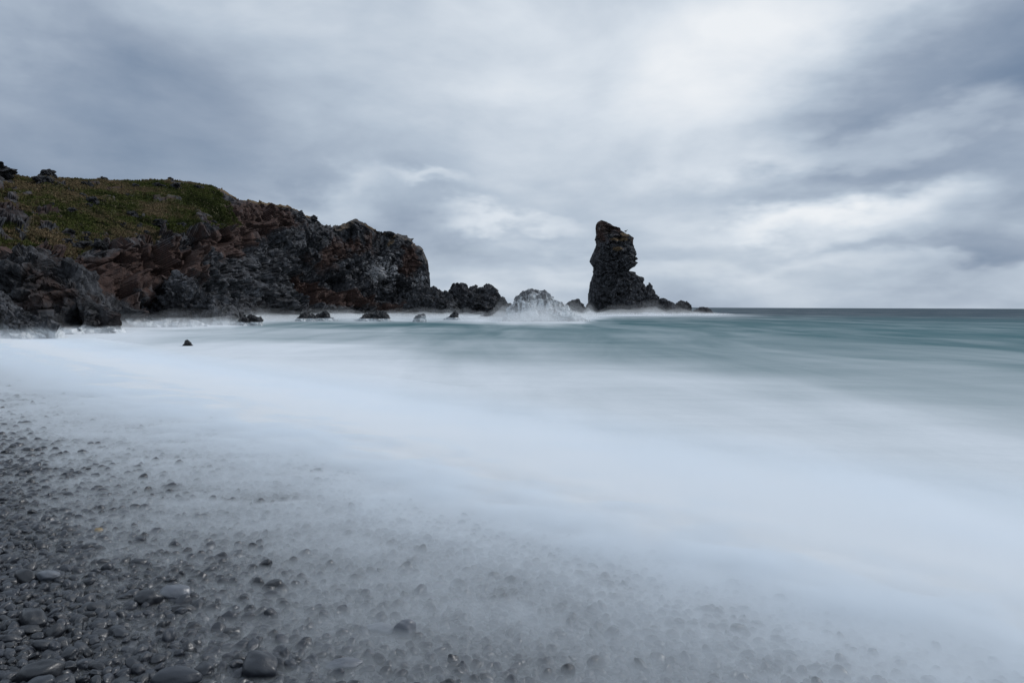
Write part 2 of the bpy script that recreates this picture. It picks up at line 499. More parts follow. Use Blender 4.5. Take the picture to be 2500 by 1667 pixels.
# ------------------------------------------------------------------ headland
SKY = np.array([(-420,372),(-250,388),(-100,400),(-8,403),(5,417),(18,424),(61,432),(107,435),(112,429),(122,425),(136,427),(144,434),(184,437),(214,439),(245,440),(260,436),(275,440),(306,441),
 (367,440),(428,441),(490,449),(535,455),(551,463),(566,475),(581,488),(612,487),(649,495),(681,504),(728,513),(736,518),(747,528),(763,533),(771,542),
 (793,548),(828,556),(850,551),(871,542),(886,547),(905,555),(932,566),(948,569),(956,574),(975,580),(992,588),(1000,599),(1022,607),(1032,621),(1040,642),(1045,661),(1047,689),(1051,710),(1054,740),(1056,775)], float)
def build_headland():
    nu = 780
    px = np.concatenate([np.linspace(-420, -20, 70, endpoint=False), np.linspace(-20, 1056, nu - 70)])
    sky_y = np.interp(px, SKY[:, 0], SKY[:, 1])
    Db = np.interp(px, [-420, 0, 200, 400, 520, 600, 700, 850, 1000, 1056], [38, 50, 60, 76, 88, 104, 122, 144, 162, 166])
    brk_y = np.interp(px, [-420, 0, 60, 110, 150, 190, 260, 320, 400, 480, 540, 580, 620, 700, 830, 930, 1000, 1056],
                      [640, 640, 622, 632, 640, 634, 618, 606, 594, 584, 574, 572, 592, 610, 640, 655, 680, 760])
    brk_s = np.interp(px, [-420, 0, 300, 560, 640, 1056], [5, 5, 6, 6, 5, 4])
    sky_s = np.interp(px, [-420, 0, 300, 480, 600, 700, 900, 1056], [38, 38, 36, 30, 18, 14, 10, 8])
    d_b = ray(px, np.full_like(px, 770.0))
    kx = d_b[:, 0] / d_b[:, 1]
    zb = at(px, brk_y, Db + brk_s)[:, 2]
    zs = at(px, sky_y, Db + sky_s)[:, 2]
    zb = np.minimum(zb, zs - 0.3)
    D_, Z_, T_ = [], [], []
    n1, n2, n3 = 150, 150, 40
    for t in np.linspace(0, 1, n1, endpoint=False):
        D_.append(Db - 2.2 * (1 - t) ** 3 + brk_s * t ** 1.3); Z_.append(-1.6 + (zb + 1.6) * t); T_.append(t)
    for t in np.linspace(0, 1, n2, endpoint=False):
        e = t
        D_.append(Db + brk_s + (sky_s - brk_s) * e); Z_.append(zb + (zs - zb) * (t + 0.10 * np.sin(math.pi * t)) if False else zb + (zs - zb) * t); T_.append(1 + t)
    for t in np.linspace(0, 1, n3):
        D_.append(Db + sky_s + 75 * t); Z_.append(zs - 0.6 * t - (zs + 2) * np.clip((t - 0.3) / 0.7, 0, 1) ** 2); T_.append(np.full_like(px, 2 + t))
    D_ = np.array(D_).T; Z_ = np.array(Z_).T
    T_ = np.array([np.broadcast_to(t, px.shape) for t in T_]).T
    P = np.stack([kx[:, None] * D_, D_, Z_], -1)
    PX = np.broadcast_to(px[:, None], D_.shape)
    cz = CM3.T @ np.array([0, 0, 1.0])
    rel = (P - np.array([0, 0, CAM_Z])) @ CM3
    PY = 833.5 - F_PX * rel[..., 1] / -rel[..., 2]
    # what grows where
    def blob(cx, cy, rx, ry, rot=0):
        c, s = math.cos(R(rot)), math.sin(R(rot))
        dx, dy = PX - cx, PY - cy
        return np.exp(-(((dx * c + dy * s) / rx) ** 2 + ((-dx * s + dy * c) / ry) ** 2))
    edge = np.interp(PY, [440, 470, 520, 580, 620], [535, 548, 575, 612, 640])      # grass gives way to scree on the right
    nz = fbm(P / 6.0, 4, 3)
    grass = np.clip((T_ - 1.02 + 0.10 * nz) * 12, 0, 1) * np.clip((edge - PX + 40 * nz) / 16, 0, 1)
    grass *= 1 - 0.9 * np.clip(blob(15, 470, 45, 60) + blob(30, 560, 55, 50), 0, 1) * (nz > -0.1)
    v, e = cells(P / np.array([2.6, 5, 2.0]), 77)
    out = np.clip((fbm(P / np.array([4.2, 6.0, 2.6]), 4, 41, 0.6) - 0.10) * 7, 0, 1)
    rockpatch = out * (0.35 + 0.65 * np.clip(blob(260, 590, 160, 22) + blob(120, 640, 60, 40) + blob(480, 570, 110, 16) + blob(200, 460, 130, 16) + blob(140, 520, 20, 30) + blob(20, 520, 60, 90), 0, 1))
    grass = grass * (1 - np.clip(rockpatch * 1.6, 0, 1))
    grass = np.where(T_ > 2, np.clip((560 - PX) / 30, 0, 1), grass)
    rim = np.clip((T_ - 1.90 + 0.08 * nz) * 14, 0, 1) * (PX > 540)
    tan = np.clip(rim * 0.9, 0, 1) * (PX < 760) + 0.55 * rim * (PX >= 760) + 0.8 * blob(955, 592, 9, 12) + 0.5 * blob(985, 662, 8, 5) + 0.5 * blob(880, 560, 40, 10) + 0.35 * blob(620, 560, 30, 60, -30)
    brown = (blob(565, 600, 60, 40) + blob(735, 700, 75, 28, 25) + blob(860, 742, 130, 20, 10) + blob(640, 540, 110, 45, 20) + blob(200, 700, 80, 40)
             + 0.42 * np.clip((600 - PX) / 160, 0, 1) + blob(330, 660, 80, 40) + blob(60, 680, 60, 60) + blob(1000, 640, 30, 40) + blob(800, 620, 60, 40) + 0.6 * blob(900, 590, 50, 35))
    brown = brown - 0.9 * (blob(640, 660, 70, 55, 10) + blob(560, 690, 80, 35) + blob(760, 600, 30, 25) + blob(700, 590, 18, 22) + blob(830, 650, 40, 18, 30))
    pale = 1.1 * blob(925, 672, 42, 34, 40) + 0.75 * blob(1005, 690, 16, 34) + 0.75 * blob(1030, 690, 14, 34) + 0.45 * blob(950, 625, 26, 26) + 0.4 * blob(880, 640, 26, 22) + 0.35 * blob(655, 700, 22, 40, 10) + 0.35 * blob(830, 600, 14, 20) + 0.3 * blob(560, 660, 30, 20) + 0.25 * blob(700, 600, 12, 16)  # lichen and droppings, strengthened so pale colour stands in for lit facets
    # relief
    N = grid_normals(P)
    if N[300, 100, 1] > 0:
        N = -N
    rockm = 1 - grass
    disp = crag(P, 6.0, 1.15, 9, 0.3)
    but = fbm(np.stack([P[..., 0] / 9, P[..., 1] / 14, P[..., 2] / 26], -1), 3, 14) * 3.2        # buttresses and gullies
    colmn = fbm(np.stack([P[..., 0] / 0.9, P[..., 1] / 0.9, P[..., 2] / 9], -1), 2, 15, ridged=True) * 0.5
    tb = P[..., 2] * math.cos(R(38)) + P[..., 0] * math.sin(R(38)) + 1.5 * fbm(P / 7.0, 2, 18)
    tl = -P[..., 2] * math.sin(R(38)) + P[..., 0] * math.cos(R(38))
    beds = fbm(np.stack([tb / 2.2, P[..., 1] / 14, tl / 13], -1), 3, 19, 0.55, ridged=True) * 1.5 * np.clip((720 - PX) / 160, 0.25, 1)
    cliffm = np.clip(1.15 - np.abs(T_ - 0.55), 0, 1)
    cliffm = np.where(PX > 600, np.clip(2.0 - T_, 0.25, 1), cliffm)
    taper = np.clip((1056 - PX) / 30, 0.25, 1) * np.where(T_ > 2.1, 0.5, 1.0)
    d = (disp * (0.22 + 0.78 * rockm) * (0.45 + 0.55 * np.clip(cliffm, 0, 1)) + (but + beds) * cliffm * rockm + colmn * cliffm * rockm * 0.8) * taper
    d += grass * (0.5 * fbm(P / 3.5, 4, 60) + 0.12 * fbm(P / 0.7, 2, 61))
    d += rockpatch * np.clip(T_ - 1, 0, 1) * 0.4
    damp = 1 - 0.62 * np.exp(-((T_ - 2.0) / 0.12) ** 2)
    P = P + N * (d * damp)[..., None]
    me = mesh_grid('headland', P, M_cliff, smooth=False, attrs={'grass': grass, 'brown': brown, 'pale': pale, 'tan': tan})
    me.polygons.foreach_set('use_smooth', np.zeros(len(me.polygons), bool))
    obj('headland', me, kind='structure', label='dark lava headland with a grassy shoulder running out to the sea')
    return P, grass, T_, PX
HP, HGR, HT, HPX = build_headland()

# ------------------------------------------------------------------ turf standing on the headland
def build_turf():
    msk = (HGR > 0.55) & (HT < 2.15) & (HPX > -60)
    ii = np.argwhere(msk)
    n = 46000
    pick = ii[rng.integers(0, len(ii), n)]
    P = HP[pick[:, 0], pick[:, 1]] + rng.normal(0, 0.10, (n, 3)) * np.array([1, 1, 0.2])
    h = rng.uniform(0.06, 0.20, n)
    w = rng.uniform(0.06, 0.20, n)
    V = np.zeros((n, 3, 3, 3))
    for k in range(3):
        a = rng.uniform(0, 6.283, n)
        o = np.stack([np.cos(a), np.sin(a), 0 * a], -1) * w[:, None]
        lean = np.stack([rng.normal(0.15, 0.25, n), rng.normal(0, 0.25, n), np.ones(n)], -1) * h[:, None]
        V[:, k, 0] = P - o - np.array([0, 0, 0.06]); V[:, k, 1] = P + o - np.array([0, 0, 0.06]); V[:, k, 2] = P + lean + rng.normal(0, 0.05, (n, 3))
    F = np.arange(n * 9).reshape(-1, 3)
    tone = fbm(P / np.array([7.0, 9.0, 4.0]), 4, 90, 0.6) * 2.0 + 0.46 + rng.normal(0, 0.09, n)
    tone += 0.30 * np.clip((HT[pick[:, 0], pick[:, 1]] - 1.7) / 0.3, 0, 1) + 0.22 * np.clip((150 - HPX[pick[:, 0], pick[:, 1]]) / 120, 0, 1)
    m, g = material('turf')
    c = g.ramp(g.attr('tone'), [(0.0, (0.022, 0.029, 0.007)), (0.42, (0.062, 0.074, 0.018)), (0.72, (0.105, 0.085, 0.042)), (1.0, (0.16, 0.118, 0.068))])
    principled(g, c, 0.9, 0.15)
    obj('grass', mesh_raw('grass', V.reshape(-1, 3), F, m, False, {'tone': np.repeat(tone, 9)}),
        label='short green and straw coloured turf covering the headland shoulder', cat='grass', kind='stuff')
build_turf()

# ------------------------------------------------------------------ rocks
def ridge_mesh(name, outline, D, thick, mat, block=1.2, amp=1.0, seed=0, step=1.3, nv=90, z0=-0.8, lean=0.25, attrs=None, pw=0.7, brown=0.0):
    """rocky ridge: skyline outline (px, py) standing at distance D, with a rounded rocky section thick metres front to back"""
    ol = np.array(outline, float)
    n = int(max(40, min(420, (ol[-1, 0] - ol[0, 0]) / step)))
    px = np.linspace(ol[0, 0], ol[-1, 0], n)
    py = np.interp(px, ol[:, 0], ol[:, 1])
    top = at(px, py, np.full(n, D))
    zt = np.maximum(top[:, 2], z0 + 0.3)
    H = zt.max() - z0
    hw = thick * 0.5 * np.sqrt(np.clip((zt - z0) / H, 0.05, 1)) * np.clip(np.minimum(np.arange(n), np.arange(n)[::-1]) / (0.12 * n), 0.25, 1) ** 0.5
    v = np.linspace(0, 1, nv)
    ang = math.pi * v
    yy = -np.cos(ang) * np.where(v < 0.5, 1.0, 1.0)
    zz = np.sin(ang) ** pw
    X = np.repeat(top[:, :1], nv, 1)
    Y = D + hw[:, None] * (yy[None] + lean)
    X = X * (Y / D)
    Z = z0 + (zt - z0)[:, None] * zz[None]
    P = np.stack([X, Y, Z], -1)
    N = grid_normals(P)
    if N[n // 2, nv // 4, 1] > 0:
        N = -N
    d = crag(P + seed * 13.7, block, amp, seed)
    d -= d.mean()
    sil = 1 - 0.25 * np.exp(-((v - 0.5) / 0.12) ** 2)
    P = P + N * (d * sil[None])[..., None]
    return mesh_grid(name, P, mat, smooth=False, attrs=attrs or {'brown': np.full(P.shape[:2], brown)})

def rock(name, outline, D, thick, mat, label, cat='rock', group=None, **kw):
    me = ridge_mesh(name, outline, D, thick, mat, **kw)
    return obj(name, me, label=label, cat=cat, group=group)

rock('rock_crag', [(-160,640),(-60,650),(0,634),(24,622),(46,603),(73,599),(89,613),(104,637),(109,651),(135,655),(168,652),(190,661),(205,680),(226,717),(254,753),(269,781),(276,808)],
     50, 8, M_crag, 'blocky dark brown crag below the grass at the far left of the headland', 'crag', block=3.0, amp=0.85, seed=4, nv=170, pw=0.55, brown=0.30)
rock('rock_ledge', [(-160,652),(-60,690),(0,726),(24,741),(46,756),(76,775),(107,787),(138,802),(162,821),(178,834)],
     41, 5, M_ledge, 'low wet rock ledge sloping into the white surf at the left edge', 'rock', block=1.6, amp=1.0, seed=5, nv=130, pw=0.55)
rock('rock_spur', [(300,806),(312,778),(340,768),(372,752),(400,722),(418,676),(428,668),(444,682),(459,698),(505,729),(551,753),(581,769),(604,792)],
     72, 8, M_ledge, 'steep grey rock spur running down from the headland to the surf', 'crag', block=2.6, amp=1.0, seed=7, nv=150, pw=0.55, brown=0.1)
rock('shore_rock', [(560,806),(574,795),(581,781),(600,775),(618,772),(630,773),(636,780),(633,790),(640,801)],
     70, 2.6, M_rock, 'overhanging dark knob of rock at the foot of the grey spur', block=0.9, amp=0.8, seed=8)
rock('shore_rock', [(205,812),(215,795),(232,784),(255,789),(270,799),(284,812)], 53, 2.6, M_ledge, 'low wet rock at the foot of the brown crag', block=0.9, amp=0.8, seed=9)
rock('shore_rock', [(268,816),(272,808),(278,802),(287,804),(294,808),(300,817)], 52, 1.1, M_rock, 'small dark rock half sunk in the surf below the brown crag', block=0.5, amp=0.7, seed=10)
rock('shore_rock', [(300,818),(312,800),(326,785),(352,783),(392,788),(430,790),(452,800),(480,797),(520,806),(548,815)], 65, 5, M_ledge, 'broad wet rock shelf under the grey spur with water pouring off it', block=1.5, amp=0.8, seed=19)
rock('pointed_rock', [(438,850),(444,844),(451,839),(454,833),(457,829),(461,832),(465,837),(469,843),(474,851)], 34, 0.7, M_dry,
     'lone small pointed rock standing in the white foam', block=0.30, amp=0.5, seed=11, z0=-0.42)
rock('sea_rock', [(722,788),(728,777),(735,772),(747,767),(757,768),(766,771),(772,776),(777,784),(783,789)], 92, 2.6, M_rock,
     'rounded dark rock awash, left lump of the pair before the cliff', block=0.9, amp=0.8, seed=12)
rock('sea_rock', [(768,786),(774,771),(779,766),(788,763),(795,761),(803,769),(808,776),(816,777),(823,778),(830,787)], 94, 3.0, M_rock,
     'dark rock awash with a low tail, right lump of the pair before the cliff', block=0.9, amp=0.8, seed=13)
rock('sea_rock', [(860,786),(868,780),(880,776),(891,767),(902,768),(913,769),(917,761),(921,757),(927,757),(932,759),(940,764),(947,769),(953,780),(960,788)], 92, 3.6, M_rock,
     'larger humped rock awash with a raised crest on its right', block=1.1, amp=0.8, seed=14)
rock('sea_rock', [(1006,789),(1010,778),(1014,772),(1022,769),(1030,767),(1036,770),(1040,777),(1044,789)], 90, 1.7, M_ledge,
     'small squat rock standing alone in pale water before the headland tip', block=0.7, amp=0.7, seed=15)
rock('sea_rock', [(1078,782),(1090,775),(1100,770),(1106,763),(1111,761),(1116,768),(1124,780)], 104, 2.2, M_rock,
     'small low peaked rock at the foot of the twin topped rock', block=0.8, amp=0.8, seed=16)
rock('sea_rock', [(1166,776),(1180,769),(1196,765),(1215,764),(1232,766),(1246,776)], 112, 3, M_rock,
     'flat dark skerry between the twin topped rock and the white washed rock', block=0.9, amp=0.7, seed=17)
rock('rock_ridge', [(985,768),(1000,722),(1020,702),(1040,703),(1049,708),(1062,706),(1079,712),(1090,716),(1100,724),(1110,742),(1122,770)], 142, 12, M_rock,
     'low dark rock ridge continuing from the tip of the headland', 'rock', block=2.6, amp=0.8, seed=21, nv=110)
rock('twin_rock', [(1088,772),(1094,738),(1100,715),(1106,702),(1110,698),(1118,695),(1125,695),(1134,697),(1138,701),(1141,709),(1147,709),(1150,702),(1155,701),(1160,702),(1164,709),(1172,708),(1181,706),(1187,702),(1193,701),
      (1200,703),(1206,707),(1212,717),(1218,724),(1223,729),(1229,727),(1235,738),(1246,741),(1250,748),(1254,772)], 148, 13, M_rock,
     'dark rock with knobbly double summit between headland and white washed rock', 'rock', block=2.4, amp=0.75, seed=22, nv=120, step=0.8)
rock('washed_rock', [(1222,788),(1238,768),(1253,744),(1265,724),(1274,713),(1287,708),(1299,704),(1310,708),(1324,714),(1341,722),(1350,733),(1367,741),(1383,748),(1394,762),(1412,772),(1440,784)], 96, 7.5, M_washed,
     'grey peaked rock streaked white by waves breaking over it', 'rock', block=1.5, amp=0.75, seed=23, nv=140, step=0.8)
rock('small_crag', [(1376,768),(1381,746),(1388,737),(1397,733),(1404,733),(1411,734),(1416,740),(1420,743),(1429,750),(1438,756),(1446,770)], 150, 5, M_rock,
     'small dark crag between the white washed rock and the sea stack', 'rock', block=1.5, amp=0.8, seed=24, step=0.8)
rock('sea_rock', [(1642,764),(1648,745),(1652,740),(1658,737),(1668,735),(1676,736),(1682,740),(1687,745),(1690,764)], 200, 5, M_rock,
     'dark rounded rock at the right end of the ridge beside the sea stack', block=1.3, amp=0.7, seed=25, step=0.6)
rock('sea_rock', [(1688,764),(1697,756),(1704,752),(1710,750),(1718,750),(1727,751),(1734,756),(1740,764)], 200, 4, M_rock,
     'outermost flat skerry barely above the water right of the sea stack', block=1.1, amp=0.5, seed=26, step=0.6)

# ------------------------------------------------------------------ sea stack
def build_stack():
    D = 200.0
    root = obj('sea_stack', None, label='tall dark lava sea stack with leaning top standing offshore', cat='sea stack')
    L = np.array([(1466,538),(1459,543),(1455,550),(1454,558),(1457,573),(1454,583),(1455,595),(1453,606),(1446,623),(1440,638),(1444,646),(1449,651),(1450,666),(1446,678),(1441,693),(1439,711),(1436,722),(1436,737),(1431,750),(1429,764),(1428,775)], float)
    Rr = np.array([(1470,538),(1482,542),(1488,547),(1493,552),(1511,557),(1516,563),(1524,569),(1536,576),(1544,581),(1545,595),(1544,601),(1549,610),(1550,621),(1546,628),(1550,634),(1545,638),(1551,644),(1543,653),(1533,662),(1549,665),(1552,671),(1559,675),(1570,678),(1570,686),(1566,689),(1572,698),(1580,712),(1590,730),(1600,750),(1604,775)], float)
    py = np.linspace(538, 774, 300)
    lx = np.interp(py, L[:, 1], L[:, 0]); rx = np.interp(py, Rr[:, 1], Rr[:, 0])
    Pl = at(lx, py, np.full_like(py, D)); Pr = at(rx, py, np.full_like(py, D))
    cx = (Pl[:, 0] + Pr[:, 0]) / 2; hw = (Pr[:, 0] - Pl[:, 0]) / 2; zz = Pl[:, 2]
    zz[-1] = -1.5
    hy = np.clip(hw * 0.85, 0.2, 5.6)
    th = np.linspace(0, 2 * math.pi, 340, endpoint=False)
    ct, st = np.cos(th), np.sin(th)
    # squarish section
    e = 0.8
    X = cx[None] + hw[None] * (np.sign(ct) * np.abs(ct) ** e)[:, None]
    Y = D + hy[None] * (np.sign(st) * np.abs(st) ** e)[:, None]
    P = np.stack([X, Y, np.broadcast_to(zz[None], X.shape)], -1)
    N = np.stack([np.broadcast_to((ct)[:, None], X.shape), np.broadcast_to(st[:, None], X.shape), np.zeros_like(X)], -1)
    d = crag(P, 4.6, 0.85, 31, 0.15)
    d += 0.35 * fbm(np.stack([P[..., 0] / 0.8, P[..., 1] / 0.8, P[..., 2] / 7], -1), 2, 33, ridged=True)
    d -= d.mean()
    sil = 0.10 + 0.90 * np.abs(st) ** 1.6
    k = np.clip(hw / 1.0, 0.25, 1)
    P = P + N * (d * sil[:, None] * k[None])[..., None]
    P[..., 2] += 0.25 * fbm(P / 1.1, 3, 35)
    PY = np.broadcast_to(py[None], X.shape)
    PXX = 1250 + (P[..., 0] / P[..., 1]) * F_PX
    def blob(cx, cy, rx, ry):
        return np.exp(-(((PXX - cx) / rx) ** 2 + ((PY - cy) / ry) ** 2))
    tan = 1.2 * blob(1512, 588, 26, 5) + 1.2 * blob(1525, 574, 16, 7) + 1.0 * blob(1505, 611, 18, 8) + 0.6 * blob(1482, 570, 22, 14)
    brown = 0.75 * np.clip((650 - PY) / 60, 0, 1) - 0.2
    pale = 0.28 * blob(1514, 690, 12, 16) + 0.4 * blob(1552, 726, 6, 5) + 0.2 * blob(1506, 655, 4, 14)
    me = mesh_grid('spire', P, M_stack, wrap=True, attrs={'tan': tan, 'brown': brown, 'pale': pale})
    obj('spire', me, root)
    obj('shoulder', ridge_mesh('shoulder', [(1488,775),(1500,735),(1515,690),(1528,672),(1545,668),(1556,678),(1567,690),(1574,696),(1577,702),(1580,697),(1586,693),(1592,698),(1597,714),(1607,729),(1619,730),(1635,737),(1645,743),(1655,752),(1662,772)],
        198, 13, M_stack, block=2.4, amp=0.7, seed=37, step=0.6, nv=140), root)
build_stack()

# ------------------------------------------------------------------ boulders on the headland
def boulder_mesh(name, seed, mat, sub=24):
    u = np.linspace(0, 2 * math.pi, sub * 2, endpoint=False); v = np.linspace(0.0, math.pi, sub)
    U, Vv = np.meshgrid(u, v, indexing='ij')
    P = np.stack([np.cos(U) * np.sin(Vv), np.sin(U) * np.sin(Vv), np.cos(Vv)], -1)
    d = 1 + crag(P + seed * 7.7, 1.1, 1.1, seed)
    d[:, 0] = d[:, 0].mean(); d[:, -1] = d[:, -1].mean()
    P = P * d[..., None]
    return mesh_grid(name, P, mat, wrap=True)
def build_boulders():
    mv = [boulder_mesh('boulder', 60 + i, M_dry) for i in range(5)]
    spots = []
    def near(px, T):
        j = np.argmin(np.abs(HPX[:, 0] - px)); k = np.argmin(np.abs(HT[j] - T))
        return HP[j, k]
    # the black knot of boulders on the crest
    for px, T, r in [(114, 1.985, 0.75), (122, 1.99, 1.0), (129, 1.985, 0.85), (137, 1.985, 0.6)]:
        spots.append((near(px, T), r, 'black lava boulder in the knot on the grassy crest', 'boulders on the crest'))
    for px, T, r in [(258, 1.985, 0.6), (266, 1.985, 0.5), (118, 1.86, 1.3), (422, 1.985, 0.4), (222, 1.90, 0.9), (1, 1.975, 1.5), (-10, 1.95, 2.4), (13, 1.96, 1.1)]:
        spots.append((near(px, T), r, 'dark lava boulder along the skyline of the grassy shoulder', 'boulders along the skyline'))
    rr = random.Random(4)
    for i in range(46):
        px = rr.choice([rr.uniform(150, 560), rr.uniform(150, 400), rr.uniform(10, 560)]); T = rr.choice([rr.uniform(1.03, 1.28), rr.uniform(1.03, 1.28), rr.uniform(1.3, 1.9)])
        r_ = rr.uniform(0.3, 1.0)
        lab = ('large' if r_ > 0.65 else 'small') + ' dark lava boulder half buried in the ' + ('foot' if T < 1.3 else 'lower half' if T < 1.6 else 'upper half') + ' of the grass slope, ' + ('left end' if px < 190 else 'middle' if px < 380 else 'right end')
        spots.append((near(px, T), r_, lab, 'boulders in the grass slope'))
    for px, T, r in [(734, 1.97, 0.9), (761, 1.97, 1.0), (930, 1.96, 0.9), (949, 1.97, 1.2), (965, 1.97, 0.7), (992, 1.95, 1.1), (1024, 1.93, 1.0)]:
        spots.append((near(px, T), r, 'dark knob of rock on the bare rim of the headland', 'knobs on the headland rim'))
    for i, (p, r, lab, grp) in enumerate(spots):
        o = obj('boulder', mv[i % 5], label=lab, cat='boulder', group=grp)
        r *= 0.72
        o.location = tuple(p + np.array([0, 0.3 * r, -r * 0.12]))
        o.scale = (r * rr.uniform(0.9, 1.3), r, r * rr.uniform(0.6, 0.9))
        o.rotation_euler = (rr.uniform(-.2, .2), rr.uniform(-.2, .2), rr.uniform(0, 6.28))
build_boulders()

# ------------------------------------------------------------------ pebbles
def pebble_material(name, lo, hi):
    m, g = material(name)
    oi = g.n('ShaderNodeObjectInfo').outputs['Random']
    tc = g.n('ShaderNodeTexCoord').outputs['Object']
    n = g.noise(tc, 2.2, 5, 0.6)
    c = g.mix(g.math('ADD', g.math('MULTIPLY', oi, 0.7), g.math('MULTIPLY', n, 0.3)), lo, hi)
    vein = g.rng(g.math('ABSOLUTE', g.math('SUBTRACT', g.noise(tc, 0.9, 2, 0.5), 0.5)), 0.0, 0.012, 1.0, 0.0)
    c = g.mix(g.math('MULTIPLY', vein, g.rng(oi, 0.86, 0.95, 0.0, 0.35)), c, (0.18, 0.18, 0.19))
    p = principled(g, c, g.math('ADD', 0.20, g.math('MULTIPLY', n, 0.3)), 0.5, g.noise(tc, 14, 4, 0.6), 0.006, 0.4)
    p.inputs['Coat Weight'].default_value = 0.42
    p.inputs['Coat Roughness'].default_value = 0.27
    return m
M_peb = pebble_material('wet_black_pebble', (0.0045, 0.0055, 0.008), (0.028, 0.033, 0.045))
M_ochre = pebble_material('ochre_pebble', (0.20, 0.13, 0.04), (0.24, 0.16, 0.05))
M_palep = pebble_material('pale_grey_pebble', (0.10, 0.11, 0.13), (0.13, 0.14, 0.16))

def ico(sub):
    import bmesh
    bm = bmesh.new()
    bmesh.ops.create_icosphere(bm, subdivisions=sub, radius=1.0)
    V = np.array([v.co[:] for v in bm.verts]); F = np.array([[v.index for v in f.verts] for f in bm.faces])
    bm.free()
    return V, F
ICO = ico(4)
def pebble_mesh(i, mat, dims):
    V, F = ICO
    d = 1 + 0.34 * fbm(V * 0.9 + i * 9.1, 2, 200 + i) + 0.07 * fbm(V * 2.6 + i, 2, 230 + i)
    P = V * d[:, None]
    # one or two flattened, worn faces
    r = np.random.default_rng(500 + i)
    for k in range(3):
        nrm = r.normal(size=3); nrm /= np.linalg.norm(nrm)
        h = P @ nrm; lim = r.uniform(0.66, 0.88)
        over = np.maximum(h - lim, 0)
        P = P - nrm * (over * 0.6)[:, None]
    P = P * np.array(dims)
    return mesh_raw('pebble', P, F, mat, True)

